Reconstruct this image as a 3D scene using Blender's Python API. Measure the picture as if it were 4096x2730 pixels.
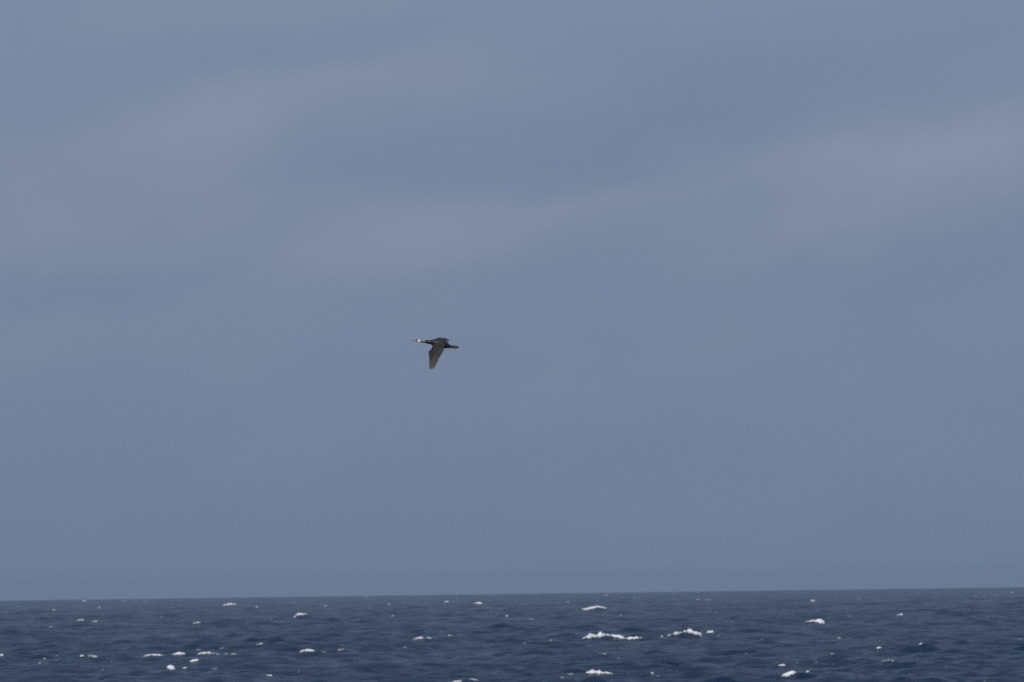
import bpy, bmesh, math, random
import numpy as np
from mathutils import Vector, Matrix

for o in list(bpy.data.objects):
    bpy.data.objects.remove(o, do_unlink=True)
SC = bpy.context.scene
COL = SC.collection
rng = np.random.default_rng(11)
random.seed(5)

# ------------------------------------------------------------------ camera
PW, PH = 4096, 2730
LENS = 300.0
CAM_H = 13.0
R_EARTH = 7.4e6                        # radius with ordinary refraction
K = 36.0 / LENS / PW                   # tangent per photograph pixel
DIP = math.sqrt(2 * CAM_H / R_EARTH)
PITCH = math.atan(1012 * K) - DIP
ROLL = -math.radians(0.755)
cam_d = bpy.data.cameras.new('camera')
cam = bpy.data.objects.new('camera', cam_d)
COL.objects.link(cam)
cam_d.lens = LENS
cam_d.sensor_width = 36.0
cam_d.clip_start = 0.5
cam_d.clip_end = 60000
CAM_R = Matrix.Rotation(math.pi / 2 + PITCH, 3, 'X') @ Matrix.Rotation(ROLL, 3, 'Z')
cam.matrix_world = Matrix.Translation((0, 0, CAM_H)) @ CAM_R.to_4x4()
BIRD_D = 153.0
cam_d.dof.use_dof = True
cam_d.dof.focus_distance = BIRD_D
cam_d.dof.aperture_fstop = 9.0
SC.camera = cam


def pix_dir(px, py):
    d = CAM_R @ Vector(((px - PW / 2) * K, -(py - PH / 2) * K, -1.0))
    return d.normalized()


# ------------------------------------------------------------------ node helpers
def math_node(nt, op, a, b=None, c=None, clamp=False):
    n = nt.nodes.new('ShaderNodeMath')
    n.operation = op
    n.use_clamp = clamp
    for i, v in enumerate((a, b, c)):
        if v is None:
            continue
        if isinstance(v, (int, float)):
            n.inputs[i].default_value = v
        else:
            nt.links.new(v, n.inputs[i])
    return n.outputs[0]


def vec_node(nt, op, a, b=None):
    n = nt.nodes.new('ShaderNodeVectorMath')
    n.operation = op
    for i, v in enumerate((a, b)):
        if v is None:
            continue
        if isinstance(v, (tuple, list, Vector)):
            n.inputs[i].default_value = v
        else:
            nt.links.new(v, n.inputs[i])
    return n


def mix_col(nt, fac, a, b):
    n = nt.nodes.new('ShaderNodeMix')
    n.data_type = 'RGBA'
    for sock, v in ((n.inputs[0], fac), (n.inputs[6], a), (n.inputs[7], b)):
        if isinstance(v, (int, float)):
            sock.default_value = v
        elif isinstance(v, (tuple, list)):
            sock.default_value = (*v[:3], 1.0)
        else:
            nt.links.new(v, sock)
    return n.outputs[2]


def noise_node(nt, vec, scale, detail=3.0, rough=0.5):
    n = nt.nodes.new('ShaderNodeTexNoise')
    n.inputs['Scale'].default_value = scale
    n.inputs['Detail'].default_value = detail
    n.inputs['Roughness'].default_value = rough
    nt.links.new(vec, n.inputs['Vector'])
    return n.outputs[0]


# ------------------------------------------------------------------ sky and sun
SUN_EL = math.radians(38)
SUN_AZ = math.radians(200)             # compass style, clockwise from +Y: behind the camera, a little left
world = bpy.data.worlds.new('World')
SC.world = world
world.use_nodes = True
nt = world.node_tree
nt.nodes.clear()
out = nt.nodes.new('ShaderNodeOutputWorld')
bg = nt.nodes.new('ShaderNodeBackground')
nt.links.new(bg.outputs[0], out.inputs['Surface'])
sky = nt.nodes.new('ShaderNodeTexSky')
sky.sky_type = 'NISHITA'
sky.sun_disc = False
sky.sun_elevation = SUN_EL
sky.sun_rotation = SUN_AZ
sky.dust_density = 2.0
tc = nt.nodes.new('ShaderNodeTexCoord')
direc = tc.outputs['Generated']
sep = nt.nodes.new('ShaderNodeSeparateXYZ')
nt.links.new(direc, sep.inputs[0])
# long soft streaks of a thick grey layer, rising a little to the right
tilt = math_node(nt, 'SUBTRACT', sep.outputs['Z'], math_node(nt, 'MULTIPLY', sep.outputs['X'], 0.14))
comb = nt.nodes.new('ShaderNodeCombineXYZ')
nt.links.new(sep.outputs['X'], comb.inputs['X'])
nt.links.new(sep.outputs['Y'], comb.inputs['Y'])
nt.links.new(math_node(nt, 'MULTIPLY', tilt, 2.1), comb.inputs['Z'])
n1 = noise_node(nt, comb.outputs[0], 17.0, 2.5, 0.45)
n2 = noise_node(nt, comb.outputs[0], 55.0, 2.0, 0.5)
cl = math_node(nt, 'ADD', math_node(nt, 'MULTIPLY', math_node(nt, 'SUBTRACT', n1, 0.5), 0.30),
               math_node(nt, 'MULTIPLY', math_node(nt, 'SUBTRACT', n2, 0.5), 0.30))
# paler and darker banks of cloud in the view (photograph position, angular half size in pixels, strength)
BANKS = [(740, 545, 330, 150, 0.46), (930, 385, 220, 110, 0.20), (1490, 322, 330, 90, 0.30), (1010, 780, 330, 110, 0.22),
         (1760, 915, 480, 130, 0.40), (1270, 1010, 420, 80, 0.22), (2480, 775, 420, 90, 0.24), (3650, 640, 400, 190, 0.52),
         (3990, 520, 260, 120, 0.20), (3300, 800, 330, 120, 0.16), (60, 820, 330, 320, 0.26), (1180, 10, 800, 90, 0.16),
         (3050, 20, 700, 80, 0.10), (1114, 205, 460, 90, -0.24), (480, 425, 260, 90, -0.14), (1330, 680, 420, 80, -0.20),
         (1900, 600, 420, 140, -0.16), (2480, 600, 430, 140, -0.32), (3260, 305, 560, 160, -0.28), (2700, 330, 520, 160, -0.14),
         (610, 1110, 640, 65, -0.24), (3790, 1045, 520, 110, -0.22), (60, 1150, 320, 60, -0.12), (400, 1350, 700, 140, 0.08),
         (120, 150, 320, 260, -0.10), (4000, 180, 300, 260, -0.12)]
# ragged outlines: the banks are looked up through a slow warp
wn = nt.nodes.new('ShaderNodeTexNoise')
wn.inputs['Scale'].default_value = 38.0
wn.inputs['Detail'].default_value = 3.0
nt.links.new(comb.outputs[0], wn.inputs['Vector'])
wv = vec_node(nt, 'MULTIPLY', vec_node(nt, 'SUBTRACT', wn.outputs['Color'], (0.5, 0.5, 0.5)).outputs[0], (0.028, 0.0, 0.013)).outputs[0]
wdir = vec_node(nt, 'ADD', direc, wv).outputs[0]
for (bx, by, sx, sy, amp) in BANKS:
    c = pix_dir(bx, by)
    df = vec_node(nt, 'SUBTRACT', wdir, c).outputs[0]
    rot = nt.nodes.new('ShaderNodeVectorRotate')
    rot.rotation_type = 'Y_AXIS'
    rot.inputs['Angle'].default_value = 0.12
    nt.links.new(df, rot.inputs['Vector'])
    sc_ = vec_node(nt, 'MULTIPLY', rot.outputs[0], (1 / (sx * K), 2.0, 1 / (sy * K))).outputs[0]
    q = vec_node(nt, 'DOT_PRODUCT', sc_, sc_).outputs['Value']
    g = math_node(nt, 'EXPONENT', math_node(nt, 'MULTIPLY', q, -0.6))
    cl = math_node(nt, 'ADD', cl, math_node(nt, 'MULTIPLY', g, amp))
# the layer is a little paler higher up, steel blue towards the horizon
el = math_node(nt, 'DIVIDE', sep.outputs['Z'], 0.075, clamp=True)
low = (0.155, 0.214, 0.323)
high = (0.190, 0.243, 0.362)
base = mix_col(nt, el, low, high)
pale = mix_col(nt, math_node(nt, 'MULTIPLY', cl, 1.0, clamp=True), base, (0.258, 0.294, 0.418))
dark = mix_col(nt, math_node(nt, 'MULTIPLY', cl, -1.0, clamp=True), pale, (0.138, 0.190, 0.298))
skyc = vec_node(nt, 'MULTIPLY', sky.outputs[0], (0.1, 0.1, 0.1)).outputs[0]
allsky = mix_col(nt, 0.93, skyc, dark)
nt.links.new(allsky, bg.inputs['Color'])
bg.inputs['Strength'].default_value = 1.0

sun_l = bpy.data.lights.new('sun', 'SUN')
sun_l.energy = 3.0
sun_l.angle = math.radians(0.6)
sun_l.color = (1.0, 0.95, 0.87)
sun = bpy.data.objects.new('sun', sun_l)
COL.objects.link(sun)
sd = Vector((math.sin(SUN_AZ) * math.cos(SUN_EL), math.cos(SUN_AZ) * math.cos(SUN_EL), math.sin(SUN_EL)))
sun.rotation_euler = sd.to_track_quat('Z', 'Y').to_euler()

vs = SC.view_settings
vs.view_transform = 'Standard'
vs.look = 'None'
vs.exposure = 0.0
vs.gamma = 1.0
SC.cycles.use_denoising = False
SC.cycles.max_bounces = 6
SC.cycles.volume_bounces = 1
SC.cycles.sample_clamp_direct = 1.6
SC.cycles.sample_clamp_indirect = 1.0
SC.cycles.caustics_reflective = False
SC.cycles.caustics_refractive = False


# ------------------------------------------------------------------ materials
def principled(name):
    m = bpy.data.materials.new(name)
    m.use_nodes = True
    return m, m.node_tree, m.node_tree.nodes['Principled BSDF']


def mat_sea():
    m, t, b = principled('sea water')
    tcn = t.nodes.new('ShaderNodeTexCoord')
    ob = tcn.outputs['Object']
    big = noise_node(t, vec_node(t, 'MULTIPLY', ob, (0.012, 0.004, 0.0)).outputs[0], 1.0, 3.0)
    c = mix_col(t, big, (0.001, 0.0135, 0.045), (0.002, 0.0200, 0.060))
    t.links.new(c, b.inputs['Base Color'])
    # gusts: ruffled and smoother stretches of water
    gust = noise_node(t, vec_node(t, 'MULTIPLY', ob, (0.03, 0.006, 0.0)).outputs[0], 1.0, 4.0, 0.6)
    t.links.new(math_node(t, 'MULTIPLY_ADD', gust, 0.5, -0.05), b.inputs['Roughness'])
    b.inputs['IOR'].default_value = 1.333
    b.inputs['Specular IOR Level'].default_value = 0.25
    chop = noise_node(t, vec_node(t, 'MULTIPLY', ob, (0.8, 1.0, 1.0)).outputs[0], 0.6, 6.0, 0.65)
    bp = t.nodes.new('ShaderNodeBump')
    bp.inputs['Strength'].default_value = 1.0
    bp.inputs['Distance'].default_value = 1.25
    t.links.new(chop, bp.inputs['Height'])
    t.links.new(bp.outputs[0], b.inputs['Normal'])
    return m


def mat_foam():
    m, t, b = principled('sea foam')
    tcn = t.nodes.new('ShaderNodeTexCoord')
    n = noise_node(t, tcn.outputs['Object'], 2.3, 4.0, 0.6)
    c = mix_col(t, n, (0.52, 0.60, 0.66), (0.90, 0.91, 0.92))
    t.links.new(c, b.inputs['Base Color'])
    b.inputs['Roughness'].default_value = 0.75
    # froth thins out towards its edges: holes open where the coverage is low
    cv = t.nodes.new('ShaderNodeAttribute')
    cv.attribute_name = 'coverage'
    holes = noise_node(t, vec_node(t, 'MULTIPLY', tcn.outputs['Object'], (1.0, 1.0, 1.6)).outputs[0], 3.0, 5.0, 0.7)
    al = math_node(t, 'ADD', math_node(t, 'MULTIPLY', math_node(t, 'SUBTRACT', holes, 0.5), 2.4), cv.outputs['Fac'])
    mr = t.nodes.new('ShaderNodeMapRange')
    mr.interpolation_type = 'SMOOTHSTEP'
    mr.inputs['From Min'].default_value = 0.22
    mr.inputs['From Max'].default_value = 0.62
    t.links.new(al, mr.inputs['Value'])
    t.links.new(mr.outputs[0], b.inputs['Alpha'])
    bp = t.nodes.new('ShaderNodeBump')
    bp.inputs['Strength'].default_value = 0.7
    bp.inputs['Distance'].default_value = 0.08
    t.links.new(noise_node(t, tcn.outputs['Object'], 6.0, 4.0, 0.6), bp.inputs['Height'])
    t.links.new(bp.outputs[0], b.inputs['Normal'])
    return m


def mat_plumage(name, rough, scale, sheen=(0.5, 0.5, 0.5)):
    m, t, b = principled(name)
    at = t.nodes.new('ShaderNodeAttribute')
    at.attribute_name = 'plumage'
    tcn = t.nodes.new('ShaderNodeTexCoord')
    n = noise_node(t, tcn.outputs['Object'], scale, 3.0, 0.6)
    f = math_node(t, 'MULTIPLY_ADD', n, 1.1, 0.45)
    s = vec_node(t, 'SCALE', at.outputs['Color'])
    t.links.new(f, s.inputs['Scale'])
    t.links.new(s.outputs[0], b.inputs['Base Color'])
    b.inputs['Roughness'].default_value = rough
    b.inputs['Specular IOR Level'].default_value = 0.35
    bp = t.nodes.new('ShaderNodeBump')
    bp.inputs['Strength'].default_value = 0.4
    bp.inputs['Distance'].default_value = 0.002
    t.links.new(n, bp.inputs['Height'])
    t.links.new(bp.outputs[0], b.inputs['Normal'])
    return m


M_SEA, M_FOAM = mat_sea(), mat_foam()
M_BODY = mat_plumage('black plumage', 0.55, 90.0)
M_FEATHER = mat_plumage('brown black feather', 0.5, 60.0)
M_HORN = mat_plumage('horn', 0.4, 120.0)

# ------------------------------------------------------------------ sea surface
LAMP = 34.0
NW = 96
lam = np.exp(np.linspace(math.log(2.4), math.log(70.0), NW) + rng.uniform(-0.02, 0.02, NW))
amp = lam * np.exp(-0.62 * (lam / LAMP) ** 2) * np.where(lam < 12, (lam / 12) ** 0.1, 1.0)
amp *= np.where(lam < 16, 1.9, 1.0)
amp *= 0.29 / math.sqrt(0.5 * np.sum(amp ** 2))
spread = np.where(lam > 25, 0.42, np.where(lam > 8, 0.7, 1.0))
theta = math.radians(-102) + spread * rng.standard_normal(NW)      # travelling towards the shore
kx, ky = 2 * np.pi / lam * np.cos(theta), 2 * np.pi / lam * np.sin(theta)
ph = rng.uniform(0, 2 * np.pi, NW)
D0, DS0, DPOW = 950.0, 1.0, 1.2


def row_step(d):
    return DS0 * (np.maximum(d, D0) / D0) ** DPOW


def smooth(a, b, x):
    t = np.clip((x - a) / (b - a), 0, 1)
    return t * t * (3 - 2 * t)


def wave_height(x, y):
    d = np.hypot(x, y)
    st = row_step(d)
    h = np.zeros_like(x)
    for i in range(NW):
        w = smooth(0.9, 2.4, lam[i] / st)
        h += amp[i] * w * np.sin(kx[i] * x + ky[i] * y + ph[i])
    # waves come in groups: some stretches run higher than others
    grp = 1.0 + 0.28 * np.sin(x * 0.021 + y * 0.0131 + 0.7) * np.sin(x * -0.009 + y * 0.0187 + 2.0)
    h = h * grp
    h = h + 0.16 * (h * h - 0.07)      # peaked crests, flat troughs
    return h


# whitecaps as they stand in the photograph: outline points (x, top, bottom) read off tile crops
def tile(x0, pts):
    return [(x0 + a * 0.4352, 2330 + b * 0.4352, 2330 + c * 0.4352) for a, b, c in pts]


CAPS = []          # (outline, label or None)


def cap(x0, pts, label=None, lumps=0.35):
    CAPS.append((tile(x0, pts), label, lumps))


def dot(x0, zx, zy, w, h, slope=0.0):
    """a small crest: centre, width, height (tile pixels) and how much its right end is raised"""
    e = [(-.5, .55), (-.22, .95), (.1, 1.0), (.32, .8), (.5, .45)]
    pts = []
    for t, f in e:
        yc = zy - slope * t
        pts.append((zx + t * w * 1.1, yc - h * f * 0.42, yc + h * f * 0.42))
    cap(x0, pts, None, 0.3)


# the big ones
cap(2048, [(640, 528, 534), (680, 508, 524), (720, 492, 526), (770, 490, 528), (810, 486, 530), (850, 488, 528),
           (880, 500, 524), (910, 504, 520), (940, 500, 516), (985, 486, 512), (1030, 492, 510), (1062, 502, 512),
           (1085, 494, 514), (1115, 500, 514), (1150, 494, 512), (1190, 492, 508), (1210, 500, 506)],
    'long bright broken crest, the largest whitecap right of centre', 0.4)
cap(2048, [(1355, 500, 506), (1372, 493, 508), (1392, 500, 507)])
cap(2048, [(1430, 494, 499), (1480, 486, 493), (1510, 482, 498), (1530, 478, 500), (1555, 468, 486), (1590, 462, 482),
           (1620, 450, 476), (1655, 452, 472), (1685, 460, 480), (1715, 456, 494), (1735, 470, 504), (1752, 486, 508)],
    'ragged crest breaking in several white lumps right of the largest whitecap', 0.75)
cap(2048, [(1780, 470, 488), (1800, 450, 480), (1825, 454, 472), (1858, 450, 470)])
cap(2048, [(1878, 488, 504), (1895, 486, 505), (1912, 490, 500)])
cap(2048, [(670, 816, 824), (700, 810, 826), (735, 818, 842), (770, 822, 852), (800, 828, 862), (835, 838, 856),
           (865, 832, 860), (895, 842, 860), (940, 844, 852)],
    'broken white crest sloping down to the right at the bottom edge', 0.6)
cap(2048, [(500, 840, 846), (540, 836, 846), (565, 834, 842)])
dot(2048, 1290, 846, 30, 28)
dot(2048, 1340, 866, 24, 12)
dot(2048, 1520, 822, 22, 14)
cap(2048, [(636, 246, 252), (690, 236, 250), (740, 226, 246), (785, 222, 236), (830, 232, 246), (872, 244, 254)],
    'pale roof-shaped crest far out, nearest the horizon among the long ones', 0.12)
cap(3072, [(335, 378, 390), (380, 366, 382), (420, 356, 374), (450, 342, 368), (480, 342, 378), (510, 352, 382), (528, 362, 380)],
    'white crest with a long tail to its left, right part of the sea', 0.15)
cap(3072, [(115, 838, 850), (145, 828, 853), (180, 820, 853), (215, 816, 852), (240, 817, 842), (270, 818, 828)],
    'solid white crest at the lower edge, right part of the sea', 0.2)
cap(3072, [(78, 752, 766), (110, 754, 770), (140, 752, 772), (166, 752, 768)])
dot(3072, 362, 820, 40, 18)
dot(3072, 438, 750, 28, 14)
dot(3072, 265, 752, 26, 8)
dot(3072, 1014, 601, 54, 28)
dot(3072, 1400, 594, 38, 24, 10)
dot(3072, 1105, 710, 30, 18)
dot(3072, 1143, 727, 26, 26)
cap(3072, [(1030, 728, 733), (1060, 720, 728), (1092, 714, 722)])
dot(3072, 645, 507, 46, 20)
dot(3072, 748, 508, 30, 12)
dot(3072, 475, 465, 20, 16)
dot(3072, 415, 171, 58, 22, 4)
dot(3072, 836, 157, 20, 22)
dot(3072, 434, 95, 16, 14)
dot(3072, 742, 314, 42, 14)
cap(3072, [(1178, 296, 306), (1200, 288, 306), (1225, 286, 306), (1248, 292, 306)])
dot(3072, 625, 134, 18, 12)
dot(3072, 770, 130, 16, 10)
dot(3072, 456, 258, 12, 18)
dot(3072, 585, 368, 18, 12)
dot(3072, 848, 366, 16, 10)
dot(3072, 1168, 367, 20, 10)
dot(3072, 580, 660, 44, 14)
dot(3072, 1370, 684, 30, 10, -8)
dot(3072, 1905, 130, 34, 14)
dot(3072, 1990, 128, 18, 16)
dot(3072, 2100, 122, 26, 12)
dot(3072, 2242, 94, 30, 18)
dot(3072, 2330, 72, 20, 8)
dot(3072, 1886, 328, 30, 10)
dot(3072, 2318, 522, 34, 14)
dot(3072, 820, 700, 24, 8)
dot(3072, 595, 762, 26, 9)
dot(3072, 1030, 912, 40, 14)
dot(3072, 1985, 912, 40, 14)
dot(3072, 2275, 820, 20, 8)
dot(3072, 1515, 128, 14, 10)
dot(3072, 1384, 110, 14, 8)
dot(3072, 1415, 118, 12, 8)
# centre right
dot(2048, 350, 540, 36, 18, 8)
dot(2048, 117, 556, 22, 10)
dot(2048, 175, 339, 44, 14)
dot(2048, 996, 304, 26, 14, 4)
dot(2048, 1225, 279, 26, 18)
dot(2048, 512, 182, 26, 14)
dot(2048, 567, 174, 18, 14)
dot(2048, 870, 118, 48, 12)
dot(2048, 970, 112, 34, 7)
dot(2048, 1714, 158, 32, 18)
cap(2048, [(1762, 158, 165), (1800, 156, 166), (1834, 155, 164)])
dot(2048, 1707, 88, 16, 10)
dot(2048, 2110, 150, 32, 14)
dot(2048, 1910, 186, 20, 12)
dot(2048, 2045, 204, 34, 9)
dot(2048, 2027, 368, 22, 18)
dot(2048, 1818, 254, 16, 10)
dot(2048, 975, 697, 36, 14, 6)
dot(2048, 882, 612, 12, 9)
dot(2048, 835, 662, 80, 9)
dot(2048, 2145, 656, 44, 14)
dot(2048, 2295, 520, 28, 14)
dot(2048, 2220, 524, 16, 9)
dot(2048, 545, 503, 16, 8)
dot(2048, 1875, 280, 24, 8)
dot(2048, 1125, 144, 36, 9)
dot(2048, 1212, 144, 22, 9)
dot(2048, 592, 260, 26, 10)
dot(2048, 458, 860, 32, 14)
dot(2048, 25, 165, 24, 9)
dot(2048, 508, 138, 18, 10)
dot(2048, 2240, 138, 16, 8)
dot(2048, 672, 714, 14, 8)
# centre left
cap(1024, [(335, 350, 355), (365, 345, 352), (372, 322, 330), (395, 310, 326), (420, 314, 328), (440, 316, 325), (465, 310, 322), (486, 315, 322)],
    'bent crest of two joined lumps left of centre, far out', 0.2)
cap(1024, [(398, 624, 632), (420, 617, 636), (455, 618, 638), (495, 618, 638), (528, 622, 634), (550, 630, 635)],
    'flat white bar of foam left of centre', 0.12)
cap(1024, [(580, 634, 639), (630, 638, 643), (650, 644, 648)])
cap(1024, [(740, 614, 618), (820, 616, 622), (880, 624, 630), (940, 629, 636)], None, 0.5)
cap(1024, [(1436, 545, 556), (1460, 530, 548), (1490, 520, 544), (1520, 516, 536), (1542, 520, 532)],
    'curved white crest just right of below the bird', 0.2)
cap(1024, [(1556, 524, 532), (1580, 514, 530), (1602, 524, 536), (1624, 528, 538)])
dot(1024, 1252, 313, 28, 20)
dot(1024, 1224, 206, 34, 16)
dot(1024, 1222, 258, 22, 10)
dot(1024, 1380, 226, 30, 12)
dot(1024, 1752, 182, 44, 20)
cap(1024, [(1990, 190, 194), (2025, 184, 200), (2055, 182, 202), (2090, 192, 206)])
dot(1024, 1845, 155, 20, 9)
dot(1024, 2158, 270, 26, 12)
dot(1024, 2302, 312, 42, 20, 8)
dot(1024, 1700, 448, 32, 16)
dot(1024, 1774, 491, 46, 14, 4)
cap(1024, [(2070, 570, 575), (2095, 562, 570), (2118, 564, 572)])
dot(1024, 1360, 582, 50, 10, 6)
dot(1024, 1558, 790, 22, 14)
dot(1024, 565, 829, 22, 10)
dot(1024, 390, 838, 24, 8)
cap(1024, [(76, 856, 864), (100, 846, 866), (130, 842, 860), (155, 846, 854)])
cap(1024, [(1955, 908, 914), (1985, 902, 914), (2020, 904, 918), (2060, 908, 918)])
cap(1024, [(1700, 914, 919), (1800, 913, 920), (1900, 914, 921)], None, 0.5)
dot(1024, 1264, 474, 26, 9)
dot(1024, 784, 580, 30, 8, 8)
dot(1024, 132, 336, 36, 9)
dot(1024, 345, 190, 26, 12)
dot(1024, 635, 216, 44, 14)
dot(1024, 535, 286, 26, 8)
dot(1024, 40, 568, 90, 14)
dot(1024, 1012, 134, 34, 14)
dot(1024, 8, 242, 24, 24)
dot(1024, 1365, 842, 18, 7)
# left
dot(0, 12, 672, 40, 26)
cap(0, [(705, 358, 366), (730, 345, 360), (755, 338, 357), (778, 334, 352)])
dot(0, 873, 361, 54, 20, 8)
cap(0, [(2048, 222, 228), (2085, 212, 224), (2115, 202, 220), (2150, 204, 214), (2178, 202, 214)],
    'pale slanting crest near the horizon, left part of the sea', 0.2)
dot(0, 1808, 381, 74, 24, 6)
dot(0, 1586, 238, 22, 16)
dot(0, 1486, 322, 26, 10)
dot(0, 1803, 312, 26, 8)
dot(0, 495, 256, 34, 16)
dot(0, 905, 234, 40, 16)
dot(0, 776, 172, 38, 24)
dot(0, 170, 222, 34, 12)
dot(0, 1150, 168, 44, 12)
dot(0, 628, 188, 24, 9)
dot(0, 1190, 204, 30, 8)
dot(0, 1330, 168, 40, 10)
dot(0, 2280, 210, 24, 10)
dot(0, 2350, 240, 16, 26)
cap(0, [(1290, 672, 677), (1330, 666, 676), (1375, 664, 677), (1425, 668, 678), (1490, 674, 680), (1540, 678, 683)], None, 0.3)
cap(0, [(1570, 664, 672), (1600, 656, 672), (1640, 650, 672), (1680, 650, 670), (1712, 652, 664)],
    'bright thick foam crest in the lower left, middle of a broken line', 0.2)
cap(0, [(1795, 656, 663), (1830, 648, 664), (1880, 652, 665), (1930, 650, 664), (1975, 658, 665), (2020, 656, 664)],
    'thin white foam line right of the thick lower left crest', 0.3)
cap(0, [(2050, 654, 660), (2110, 656, 662), (2180, 650, 658)], None, 0.5)
dot(0, 2032, 604, 42, 18, 6)
cap(0, [(1740, 745, 754), (1770, 735, 752), (1805, 730, 748), (1840, 722, 742)],
    'small tilted white foam bar in the lower left', 0.15)
cap(0, [(1525, 782, 790), (1550, 764, 792), (1575, 758, 793), (1600, 766, 794), (1615, 776, 792)],
    'rounded white foam lump in the lower left', 0.2)
dot(0, 1695, 787, 52, 14)
dot(0, 1975, 791, 46, 20)
dot(0, 750, 687, 44, 20)
cap(0, [(805, 688, 697), (830, 682, 696), (865, 686, 694), (905, 676, 688)])
dot(0, 410, 678, 38, 16)
cap(0, [(480, 682, 687), (520, 682, 687), (550, 683, 688)])
dot(0, 360, 744, 32, 12)
dot(0, 1027, 740, 26, 16)
dot(0, 945, 798, 24, 10)
dot(0, 500, 568, 36, 10)
dot(0, 520, 728, 40, 10)
dot(0, 1820, 622, 60, 9)
dot(0, 2040, 640, 60, 6)
dot(0, 460, 410, 34, 10)
dot(0, 1850, 470, 30, 8)
dot(0, 965, 885, 26, 7)

SLOPE = math.tan(-ROLL)
caps = []
for (pts, label, lumps) in CAPS:
    a = np.array(pts)
    xm = 0.5 * (a[0, 0] + a[-1, 0])
    lev = a.copy()
    for c in (1, 2):
        lev[:, c] += (a[:, 0] - xm) * SLOPE       # undo the camera's roll
    ybot = lev[:, 2].max()
    yref = np.median(lev[:, 2])
    dv = pix_dir(xm, yref)
    az = math.atan2(dv.x, dv.y)
    e_t = math.atan2(dv.z, math.hypot(dv.x, dv.y))
    # crest of the running sea that shows at about that height in the view
    dd = np.concatenate([np.arange(950, 4000, 1.2), np.arange(4000, 13800, 4.0)])
    hh = wave_height(dd * math.sin(az), dd * math.cos(az))
    ee = (hh - dd ** 2 / (2 * R_EARTH) - CAM_H) / dd
    vis = ee >= np.maximum.accumulate(ee) - 1e-9
    pk = np.zeros_like(vis)
    pk[1:-1] = (hh[1:-1] > hh[:-2] - 0.004) & (hh[1:-1] >= hh[2:]) & (hh[1:-1] > 0.05)
    ok = vis & pk
    idx = np.nonzero(ok)[0]
    j = idx[np.argmin(np.abs(ee[idx] - e_t))]
    d = dd[j]
    m_px = K * d
    cx, cy = d * math.sin(az), d * math.cos(az)
    caps.append(dict(x=cx, y=cy, az=az, d=d, h0=hh[j],
                     s=(lev[:, 0] - xm) * m_px,
                     base=(ybot - lev[:, 2]) * m_px,
                     th=(lev[:, 2] - lev[:, 1]) * m_px * (0.78 if label else 0.62),
                     dense=float(np.interp((lev[:, 2] - lev[:, 1]).max() * (lev[-1, 0] - lev[0, 0]), [15, 60, 200, 600], [0.20, 0.32, 0.56, 0.98])), label=label, lumps=lumps))


def local(c, x, y):
    ca, sa = math.cos(c['az']), math.sin(c['az'])
    dx, dy = x - c['x'], y - c['y']
    return dx * ca - dy * sa, dx * sa + dy * ca     # along the crest, away from the camera


def ridge(c, u, v):
    """the steep breaking wave that carries a whitecap"""
    s = c['s']
    L = s[-1] - s[0]
    core = np.interp(u, s, c['base'])
    rise = core * (0.7 if c['label'] else 0.5) + (0.30 if c['label'] else 0.16) * min(1.0, c['th'].max()) + 0.05
    fall = np.maximum(0.35 * L, 2.5)
    du = np.maximum(np.maximum(s[0] - u, u - s[-1]), 0)
    env = np.exp(-(du / fall) ** 2)
    back = 3.5 + 0.8 * c['th'].max()
    front = 1.7
    prof = np.where(v > 0, np.exp(-(v / back) ** 2), np.exp(-(v / front) ** 2))
    return rise * env * prof


def sea_level(x, y):
    h = wave_height(x, y)
    for c in caps:
        rad = (c['s'][-1] - c['s'][0]) * 1.6 + 14
        m = (np.abs(x - c['x']) < rad) & (np.abs(y - c['y']) < 14)
        if m.any():
            u, v = local(c, x[m], y[m])
            h[m] += ridge(c, u, v)
    return h - (x * x + y * y) / (2 * R_EARTH)


def link(name, me, mat=None, parent=None):
    o = bpy.data.objects.new(name, me)
    COL.objects.link(o)
    if mat:
        me.materials.append(mat)
    if parent:
        o.parent = parent
    return o


def grid_mesh(name, V, nr, nc, close=False):
    r, c = np.meshgrid(np.arange(nr - 1), np.arange(nc if close else nc - 1), indexing='ij')
    c2 = (c + 1) % nc
    F = np.stack([r * nc + c, r * nc + c2, (r + 1) * nc + c2, (r + 1) * nc + c], -1).reshape(-1, 4)
    me = bpy.data.meshes.new(name)
    me.vertices.add(len(V))
    me.vertices.foreach_set('co', V.astype(np.float32).ravel())
    me.loops.add(F.size)
    me.loops.foreach_set('vertex_index', F.astype(np.int32).ravel())
    me.polygons.add(len(F))
    me.polygons.foreach_set('loop_start', np.arange(0, F.size, 4, dtype=np.int32))
    me.polygons.foreach_set('use_smooth', np.ones(len(F), dtype=bool))
    me.update(calc_edges=True)
    me.validate()
    return me


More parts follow.
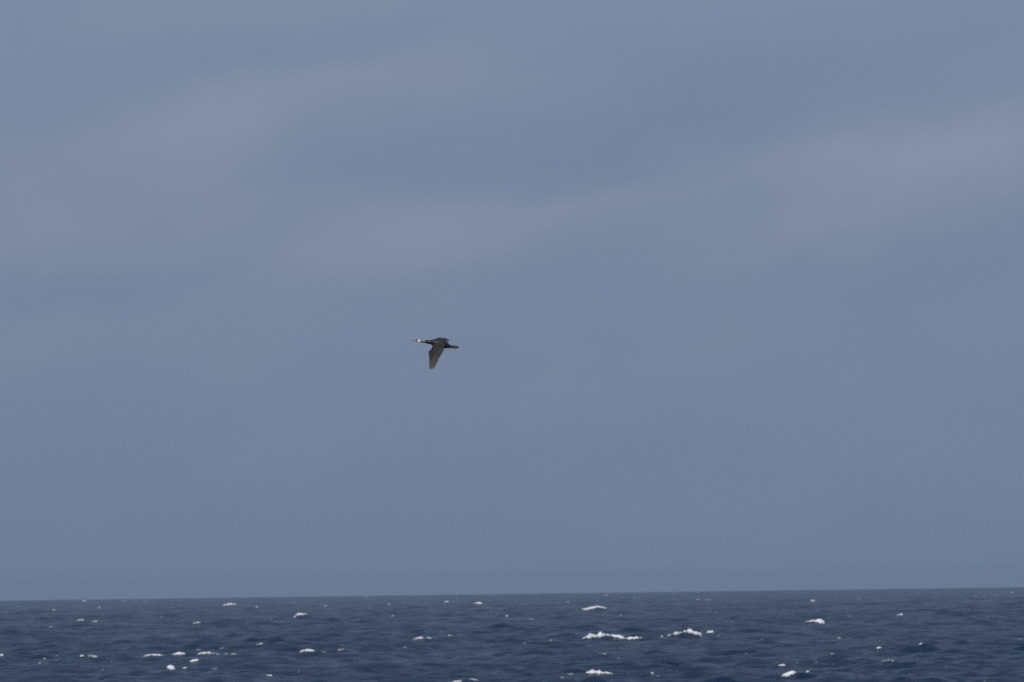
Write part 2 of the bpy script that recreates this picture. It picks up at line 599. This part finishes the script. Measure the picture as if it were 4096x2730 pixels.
def build_sea():
    rows = list(np.geomspace(3, D0 - 1, 46))
    d = D0
    while d < 15500:
        rows.append(d)
        d += float(row_step(np.array(d)))
    rows += [16000, 17000, 18000, 19000]
    rows = np.array(rows)
    half = math.radians(5.2)
    dense = np.linspace(-half, half, 400)
    wide = np.linspace(half, 2 * math.pi - half, 62)[1:-1]
    ang = np.concatenate([dense, wide])             # once round; fine where the view goes
    A, Dm = np.meshgrid(ang, rows)
    x, y = Dm * np.sin(A), Dm * np.cos(A)
    z = np.empty_like(x)
    nd = len(dense)
    z[:, :nd] = sea_level(x[:, :nd].ravel(), y[:, :nd].ravel()).reshape(x[:, :nd].shape)
    flat = -(x ** 2 + y ** 2) / (2 * R_EARTH)
    z[:, nd:] = flat[:, nd:]
    # ease the fine field into the calm, unseen flanks
    ed = smooth(0, 25, np.minimum(np.arange(nd), nd - 1 - np.arange(nd)))[None, :]
    z[:, :nd] = flat[:, :nd] + (z[:, :nd] - flat[:, :nd]) * ed
    V = np.stack([x, y, z], -1).reshape(-1, 3)
    me = grid_mesh('sea', V, len(rows), len(ang), close=True)
    o = link('sea', me, M_SEA)
    o['kind'] = 'structure'
    o['label'] = 'dark blue choppy open sea with scattered whitecaps'
    return o


def value_noise(seed):
    r = np.random.default_rng(seed)
    tab = r.uniform(-1, 1, 512)

    def f(x):
        i = np.floor(x).astype(int)
        t = x - i
        t = t * t * (3 - 2 * t)
        return tab[i % 512] * (1 - t) + tab[(i + 1) % 512] * t
    return f


def build_whitecap(c, i, sea):
    s0, s1 = c['s'][0], c['s'][-1]
    L = s1 - s0
    n = int(np.clip(L / 0.16, 9, 120))
    u = np.linspace(s0, s1, n)
    th = np.interp(u, c['s'], c['th'])
    f1, f2, f3 = value_noise(i * 3 + 1), value_noise(i * 3 + 2), value_noise(i * 3 + 7)
    lump = 1 + 1.0 * (0.1 + c['lumps']) * (0.6 * f1(u / 0.9 + 40) + 0.65 * f2(u / 0.33 + 90))
    end = np.minimum(1, np.minimum(np.arange(n), np.arange(n)[::-1]) / 1.5 + 0.12)
    th = np.maximum(th * lump * end, 0.02)
    wander = 0.35 * f3(u / 1.7 + 9)
    m = 9
    V = np.zeros((n, m, 3))
    for j in range(m):
        a = math.pi * j / (m - 1)
        q = -math.cos(a)                          # -1 towards the camera, +1 behind
        half = np.where(q < 0, 0.75, 0.7) * (th + 0.15 + 0.1 * f2(u / 0.4 + 7 * j))
        v = wander + q * half - 0.05
        ca, sa = math.cos(c['az']), math.sin(c['az'])
        x = c['x'] + u * ca + v * sa
        y = c['y'] - u * sa + v * ca
        z = sea_level(x.copy(), y.copy())
        prof = max(math.sin(a), 0) ** (0.9 if q < 0 else 0.7)
        bump = 1 + 0.25 * f1(u / 0.3 + 13 * j)
        z = z + th * prof * bump - (0.12 if j in (0, m - 1) else 0.0)
        V[:, j] = np.stack([x, y, z], -1)
    org = V.reshape(-1, 3).mean(0)
    me = grid_mesh('whitecap', V.reshape(-1, 3) - org, n, m)
    jj = np.clip((np.arange(m) + 0.4) / 2.6, 0.0, 1) * np.where(np.arange(m) > m - 3, 0.4, 1.0)
    uu = np.clip(np.minimum(np.arange(n), np.arange(n)[::-1]) / (0.22 * n), 0, 1) ** 0.7
    cov = c['dense'] * (0.12 + 0.88 * uu[:, None] * jj[None, :]) * (np.clip(lump, 0.3, 1.25) * (1 + 0.3 * f3(u / 0.6 + 55)))[:, None]
    at = me.attributes.new('coverage', 'FLOAT', 'POINT')
    at.data.foreach_set('value', cov.astype(np.float32).ravel())
    o = link('whitecap', me, M_FOAM, sea)
    o.location = org
    if c['label']:
        o['label'] = c['label']
    return o


sea = build_sea()
for i, c in enumerate(caps):
    build_whitecap(c, i, sea)


# ------------------------------------------------------------------ haze over the water
def build_haze():
    bm = bmesh.new()
    bmesh.ops.create_cube(bm, size=1.0)
    for v in bm.verts:
        v.co = Vector((v.co.x * 40000, v.co.y * 40000, -26.0 if v.co.z < 0 else 21.0))
    me = bpy.data.meshes.new('haze')
    bm.to_mesh(me)
    bm.free()
    m = bpy.data.materials.new('sea haze')
    m.use_nodes = True
    t = m.node_tree
    t.nodes.clear()
    o_ = t.nodes.new('ShaderNodeOutputMaterial')
    pv = t.nodes.new('ShaderNodeVolumePrincipled')
    pv.inputs['Color'].default_value = (0.76, 0.88, 1.0, 1)
    pv.inputs['Density'].default_value = 2.8e-5
    pv.inputs['Anisotropy'].default_value = 0.5
    t.links.new(pv.outputs[0], o_.inputs['Volume'])
    o = link('haze', me, m)
    o['kind'] = 'stuff'
    o['label'] = 'thin pale sea haze lying over the water'
    return o


build_haze()

# ------------------------------------------------------------------ the bird
ZS = 8.252                              # crop pixels per photograph pixel
S = K * BIRD_D / ZS                     # metres per crop pixel
OX, OY = 1150.0, 560.0


def P(zx, zy, w=0.0):
    """crop position and depth towards the viewer -> the bird's own axes (x tailwards, z up, -y towards the viewer)"""
    return np.array([(zx - OX) * S, -w, (OY - zy) * S])


def smooth_poly(pts, n):
    """n points along a Catmull-Rom curve through pts, evenly spaced by length"""
    p = np.array(pts, float)
    q = np.vstack([2 * p[0] - p[1], p, 2 * p[-1] - p[-2]])
    outp = []
    for i in range(1, len(q) - 2):
        for t in np.linspace(0, 1, 12, endpoint=False):
            a, b, c, d = q[i - 1], q[i], q[i + 1], q[i + 2]
            outp.append(0.5 * (2 * b + (c - a) * t + (2 * a - 5 * b + 4 * c - d) * t * t + (3 * b - a - 3 * c + d) * t ** 3))
    outp.append(p[-1])
    outp = np.array(outp)
    l = np.concatenate([[0], np.cumsum(np.linalg.norm(np.diff(outp, axis=0), axis=1))])
    s = np.linspace(0, l[-1], n)
    return np.stack([np.interp(s, l, outp[:, k]) for k in range(outp.shape[1])], -1)


def near_w(zy):
    return float(np.interp(zy, [480, 560, 620, 700, 800, 950, 1150, 1390], [0.0, 0.045, 0.085, 0.17, 0.25, 0.33, 0.42, 0.52]))


def N(zx, zy):
    return P(zx, zy, near_w(zy))


def add_ring_tube(bm, rings):
    vs_ = [[bm.verts.new(p) for p in r] for r in rings]
    for a, b in zip(vs_[:-1], vs_[1:]):
        k = len(a)
        for i in range(k):
            bm.faces.new((a[i], a[(i + 1) % k], b[(i + 1) % k], b[i]))
    bm.faces.new(vs_[0][::-1])
    bm.faces.new(vs_[-1])


def add_wing_arm(bm, lead, rear, up, thick):
    n = len(lead)
    rings = []
    for i in range(n):
        a, b = lead[i], rear[i]
        th = thick * (1.0 - 0.5 * i / (n - 1))
        top, bot = [], []
        for c in np.linspace(0, 1, 7):
            f = (0.35 + 0.65 * math.sin(math.pi * min(1, (c + 0.08) * 0.9) ** 0.7)) * (1 - 0.3 * c)
            mid = a * (1 - c) + b * c
            top.append(mid + up * th * f)
            bot.append(mid - up * th * 0.45 * f)
        rings.append(top + bot[::-1])
    add_ring_tube(bm, rings)


NEAR_UP = np.array([0.05, -0.62, 0.78])
FAR_UP = np.array([0.02, -0.18, 0.98])

SECT = [(372, 414, 458, .62), (392, 402, 474, .62), (430, 393, 488, .62), (470, 389, 498, .66), (505, 389, 504, .66), (545, 391, 508, .66),
        (600, 397, 511, .70), (660, 409, 517, .74), (720, 419, 537, .78), (790, 425, 556, .82), (850, 424, 568, .88),
        (900, 409, 602, .90), (960, 395, 642, .92), (1020, 389, 674, .95), (1100, 393, 692, .95), (1180, 408, 702, .95),
        (1260, 434, 704, .95), (1340, 474, 698, .95), (1420, 530, 690, .95), (1480, 570, 686, .95), (1530, 598, 680, .95), (1575, 616, 664, .9)]


def body_mesh():
    bm = bmesh.new()
    rings = []
    sec = smooth_poly([(a, b, c, d * 100) for a, b, c, d in SECT], 60)
    for zx, zt, zb, wf in sec:
        cy, rz = (zt + zb) / 2, (zb - zt) / 2
        rw = rz * wf / 100 * S
        rings.append([P(zx, cy - rz * math.sin(t), rw * math.cos(t)) for t in np.linspace(0, 2 * math.pi, 20, endpoint=False)])
    add_ring_tube(bm, rings)
    lead = smooth_poly([N(960, 540), N(912, 612), N(896, 668), N(848, 742), N(783, 806), N(792, 900), N(802, 1000), N(808, 1100)], 22)
    rear = smooth_poly([N(1330, 560), N(1300, 650), N(1200, 705), N(1080, 770), N(960, 850), N(890, 930), N(850, 1020), N(832, 1110)], 22)
    add_wing_arm(bm, lead, rear, NEAR_UP, 0.011)
    lead = smooth_poly([P(975, 480, 0), P(1000, 420, -.10), P(1014, 378, -.2), P(1050, 356, -.28), P(1130, 347, -.36), P(1215, 350, -.44)], 16)
    rear = smooth_poly([P(1385, 545, 0), P(1392, 500, -.1), P(1372, 462, -.2), P(1325, 418, -.28), P(1266, 378, -.36), P(1250, 362, -.44)], 16)
    add_wing_arm(bm, lead, rear, FAR_UP, 0.010)
    bmesh.ops.recalc_face_normals(bm, faces=bm.faces)
    me = bpy.data.meshes.new('cormorant_cage')
    bm.to_mesh(me)
    bm.free()
    tmp = link('cormorant_cage', me)
    r = tmp.modifiers.new('r', 'REMESH')
    r.mode = 'VOXEL'
    r.voxel_size = 0.0034
    s = tmp.modifiers.new('s', 'SMOOTH')
    s.factor = 0.5
    s.iterations = 5
    dg = bpy.context.evaluated_depsgraph_get()
    res = bpy.data.meshes.new_from_object(tmp.evaluated_get(dg))
    bpy.data.objects.remove(tmp, do_unlink=True)
    res.name = 'cormorant'
    res.materials.clear()
    return res


def blob(zx, zy, cx, cy, rx, ry, soft=0.35):
    d = np.sqrt(((zx - cx) / rx) ** 2 + ((zy - cy) / ry) ** 2)
    return 1 - smooth(1 - soft, 1 + soft, d)


def set_color(me, colf):
    co = np.zeros(len(me.vertices) * 3, dtype=np.float32)
    me.vertices.foreach_get('co', co)
    co = co.reshape(-1, 3).astype(float)
    cols = np.ones((len(co), 4), dtype=np.float32)
    cols[:, :3] = colf(co)
    at = me.attributes.new('plumage', 'FLOAT_COLOR', 'POINT')
    at.data.foreach_set('color', cols.ravel())


def body_colors(co):
    zx = co[:, 0] / S + OX
    zy = OY - co[:, 2] / S
    w = -co[:, 1]
    black = np.array([0.007, 0.009, 0.011])
    brown = np.array([0.025, 0.024, 0.0215])
    green = np.array([0.009, 0.017, 0.017])
    white = np.array([0.82, 0.82, 0.80])
    yellow = np.array([0.75, 0.52, 0.16])
    n = np.sin(zx * 0.11 + 3 * np.sin(zy * 0.07)) * np.sin(zy * 0.13 + 2 * np.sin(zx * 0.05))
    c = np.tile(black, (len(co), 1))

    def lay(mask, col):
        m = np.clip(mask, 0, 1)[:, None]
        c[:] = c * (1 - m) + col * m
    # mantle and wing coverts are brown with dark scaling, rump and flank bottle green
    lay(smooth(910, 1060, zx + (zy - 560) * 0.3) * (0.78 + 0.22 * n), brown)
    lay(smooth(1240, 1400, zx) * (np.abs(w) < 0.11) * 0.95, green)
    lay(blob(zx, zy, 1135, 470, 90, 26, .6) * (np.abs(w) < 0.11), green)
    # head
    cheek = smooth(406, 424, zx) * (1 - smooth(504, 516, zx)) * smooth(404, 418, zy - (505 - zx) * 0.14)
    lay(cheek, white)
    lay(blob(zx, zy, 408, 458, 15, 15, .5), yellow)
    crown = smooth(385, 420, zx) * (1 - smooth(525, 560, zx)) * (1 - smooth(396, 402, zy))
    lay(crown * 0.75, white)
    streak = 0.5 + 0.5 * np.sin((zy - 0.3 * zx) * 0.27 + 2.6 * np.sin(zx * 0.045 + 0.05 * zy) + 1.5 * np.sin(zy * 0.11 + w * 160))
    nape = smooth(535, 560, zx) * (1 - smooth(650, 690, zx)) * (1 - smooth(455, 500, zy - (620 - zx) * 0.35))
    lay(nape * (0.06 + 0.74 * smooth(0.4, 0.95, streak)), white * 0.75)
    lay(smooth(508, 516, zx) * (1 - smooth(534, 548, zx)) * smooth(398, 404, zy), black)
    return c


def feather_mesh(length, width, pointed=False):
    """a vane along +x, +z up; shaft in the middle, 1.2 mm thick"""
    t = np.array([0, .12, .3, .5, .7, .86, .95, 1.0])
    wp = np.array([.5, .85, 1.0, 1.0, .98, .9, .66, .2])
    if pointed:
        wp = np.array([.5, .9, 1.0, 1.0, .98, .86, .56, .12])
    V = []
    for k, (a, b) in enumerate(zip(t, wp)):
        for side in (-1, -.12, .12, 1):
            lift = (0.0008 if abs(side) < .5 else 0.0) + 0.012 * length * math.sin(math.pi * a)
            for z in (0.0008, -0.0008):
                yy = side * b * width / 2 if abs(side) > .5 else side * width * 0.5 * min(1, b + .2)
                V.append((a * length, yy, lift + z))
    bm = bmesh.new()
    vs_ = [bm.verts.new(v) for v in V]
    idx = lambda k, s, z: vs_[k * 8 + s * 2 + z]
    for k in range(len(t) - 1):
        for s in range(3):
            bm.faces.new((idx(k, s, 0), idx(k + 1, s, 0), idx(k + 1, s + 1, 0), idx(k, s + 1, 0)))
            bm.faces.new((idx(k, s, 1), idx(k, s + 1, 1), idx(k + 1, s + 1, 1), idx(k + 1, s, 1)))
        for s in (0, 3):
            bm.faces.new((idx(k, s, 0), idx(k, s, 1), idx(k + 1, s, 1), idx(k + 1, s, 0)))
    for k in (0, len(t) - 1):
        for s in range(3):
            bm.faces.new((idx(k, s, 0), idx(k, s + 1, 0), idx(k, s + 1, 1), idx(k, s, 1)))
    bmesh.ops.recalc_face_normals(bm, faces=bm.faces)
    me = bpy.data.meshes.new('feather')
    bm.to_mesh(me)
    bm.free()
    return me


def feather(name, root, base, tip, up, width, lift, vane, shaft):
    base, tip = np.asarray(base, float) + up * lift, np.asarray(tip, float) + up * lift
    d = tip - base
    ln = np.linalg.norm(d)
    x = d / ln
    z = up - x * np.dot(up, x)
    z /= np.linalg.norm(z)
    y = np.cross(z, x)
    me = feather_mesh(ln, width, name == 'primary_feather')
    tone = random.uniform(0.85, 1.15)

    def colf(co):
        e = np.abs(co[:, 1]) / (width / 2)
        c = np.tile(np.array(vane) * tone, (len(co), 1))
        c[e < 0.3] = np.array(shaft) * tone
        c[e > 0.55] *= 0.5
        return c
    set_color(me, colf)
    o = link(name, me, M_FEATHER, root)
    M = Matrix.Identity(4)
    for k in range(3):
        M[k][0], M[k][1], M[k][2], M[k][3] = x[k], y[k], z[k], base[k]
    o.matrix_local = M
    return o


def loft(name, secs, mat, root, colf, seg=12):
    """elliptic sections (centre, half height, half width) joined into a closed tube"""
    bm = bmesh.new()
    rings = []
    for c, rz, rw in secs:
        rings.append([np.array(c) + np.array([0, rw * math.cos(t), rz * math.sin(t)]) for t in np.linspace(0, 2 * math.pi, seg, endpoint=False)])
    add_ring_tube(bm, rings)
    bmesh.ops.recalc_face_normals(bm, faces=bm.faces)
    for f in bm.faces:
        f.smooth = True
    me = bpy.data.meshes.new(name)
    bm.to_mesh(me)
    bm.free()
    set_color(me, colf)
    return link(name, me, mat, root)


def build_bird():
    me = body_mesh()
    set_color(me, body_colors)
    me.polygons.foreach_set('use_smooth', np.ones(len(me.polygons), dtype=bool))
    root = link('cormorant', me, M_BODY)
    root['label'] = 'black cormorant with white cheek flying left above the sea, near wing lowered'
    root['category'] = 'bird'
    ox, oy = 1620 + OX / ZS, 1310 + OY / ZS
    dv = pix_dir(ox, oy)
    root.location = Vector((0, 0, CAM_H)) + dv * (BIRD_D / math.cos(0.03))
    root.rotation_euler = (math.asin(dv.z), -ROLL, 0)

    V1, SH1 = (0.017, 0.0158, 0.015), (0.07, 0.066, 0.06)
    # near wing: secondaries and primaries, coverts above them
    sb = smooth_poly([N(1150, 640), N(1090, 715), N(1010, 800), N(935, 885)], 17)
    st = smooth_poly([N(1302, 690), N(1292, 735), N(1270, 785), N(1235, 850), N(1195, 925), N(1156, 978)], 17)
    for i in range(17):
        e = 1 + 0.03 * random.uniform(-1, 1)
        feather('secondary_feather', root, sb[i], sb[i] + (st[i] - sb[i]) * e, NEAR_UP, 0.026, 0.0007 * (i % 3), V1, (0.058, 0.052, 0.045))
    pb = smooth_poly([N(920, 895), N(875, 930), N(845, 985), N(826, 1040)], 10)
    pt = [N(1144, 1012), N(1116, 1098), N(1080, 1172), N(1042, 1243), N(1004, 1302), N(966, 1366), N(915, 1386), N(872, 1386), N(846, 1372), N(831, 1356)]
    for i in range(10):
        feather('primary_feather', root, pb[i], pt[i], NEAR_UP, 0.050 - 0.0028 * i, 0.0007 * (i % 4), V1, SH1)
    cb = smooth_poly([N(1180, 620), N(1050, 690), N(920, 760), N(835, 830), N(815, 930), N(812, 1010)], 20)
    ct = smooth_poly([N(1240, 650), N(1170, 722), N(1080, 808), N(992, 898), N(918, 985), N(866, 1080)], 20)
    for i in range(20):
        feather('covert_feather', root, cb[i], ct[i], NEAR_UP, 0.024, 0.005 + 0.0006 * (i % 3), (0.029, 0.0275, 0.024), (0.033, 0.030, 0.026))
    # far wing
    sb = smooth_poly([P(1330, 470, -.05), P(1270, 430, -.16), P(1215, 395, -.26), P(1190, 372, -.34)], 12)
    st = smooth_poly([P(1432, 545, -.07), P(1420, 515, -.16), P(1428, 486, -.26), P(1436, 462, -.36), P(1446, 446, -.42)], 12)
    for i in range(12):
        feather('secondary_feather', root, sb[i], st[i], FAR_UP, 0.048, 0.0005 * (i % 3), V1, (0.10, 0.092, 0.08))
    pb = smooth_poly([P(1190, 372, -.35), P(1195, 362, -.4), P(1205, 352, -.44)], 9)
    pt = smooth_poly([P(1450, 443, -.45), P(1466, 436, -.54), P(1440, 422, -.62), P(1390, 402, -.67), P(1330, 378, -.69)], 9)
    for i in range(9):
        feather('primary_feather', root, pb[i], pt[i], FAR_UP, 0.046, 0.0006 * (i % 4), V1, SH1)
    # tail fan
    tb = smooth_poly([P(1490, 612, -.02), P(1490, 630, 0), P(1490, 648, .02)], 12)
    tt = smooth_poly([P(1725, 622, -.06), P(1765, 640, -.04), P(1790, 664, -.015), P(1778, 684, .015), P(1735, 700, .035), P(1680, 711, .05), P(1615, 708, .06)], 12)
    for i in range(12):
        feather('tail_feather', root, tb[i], tt[i], np.array([0.1, -0.6, 0.79]), 0.024, 0.0006 * (i % 4), (0.03, 0.028, 0.027), (0.055, 0.05, 0.046))

    # bill: upper half with a hooked tip, lower half
    def horn(co):
        zx = co[:, 0] / S + OX
        f = smooth(250, 285, zx)[:, None]
        g = smooth(340, 385, zx)[:, None]
        c = np.array([0.02, 0.022, 0.03]) * (1 - f) + np.array([0.16, 0.145, 0.15]) * f
        return c * (1 - g) + np.array([0.38, 0.30, 0.18]) * g
    up = [(P(400, 436), 17, 15), (P(375, 432), 15, 13), (P(345, 430), 11, 10), (P(310, 428), 9, 8), (P(280, 427), 9, 7), (P(262, 430), 10, 6), (P(252, 438), 9, 4), (P(249, 446), 4, 2)]
    bill = loft('bill', [(c, a * S, b * S) for c, a, b in up], M_HORN, root, horn)

    def dark(co):
        return np.tile(np.array([0.03, 0.03, 0.03]), (len(co), 1))
    lo = [(P(400, 458), 11, 13), (P(370, 455), 8, 11), (P(335, 448), 5, 8), (P(300, 445), 4, 6), (P(266, 444), 3, 4)]
    loft('lower_mandible', [(c, a * S, b * S) for c, a, b in lo], M_HORN, bill, dark)
    for side in (1, -1):
        def eyec(co):
            return np.tile(np.array([0.01, 0.03, 0.025]), (len(co), 1))
        w = side * 24 * S
        e = [(P(420 - r * 7, 424, w), math.sqrt(max(0.02, 1 - r * r)) * 7 * S, math.sqrt(max(0.02, 1 - r * r)) * 5 * S) for r in (1, .7, .3, 0, -.3, -.7, -1)]
        loft('eye', e, M_HORN, root, eyec)
        ft = [(P(1385, 676, side * .02), 10, 10), (P(1440, 684, side * .022), 8, 14), (P(1485, 690, side * .024), 7, 24), (P(1525, 694, side * .026), 5, 30), (P(1552, 697, side * .026), 3, 22)]
        loft('foot', [(c, a * S, b * S) for c, a, b in ft], M_HORN, root, dark)
    return root


build_bird()
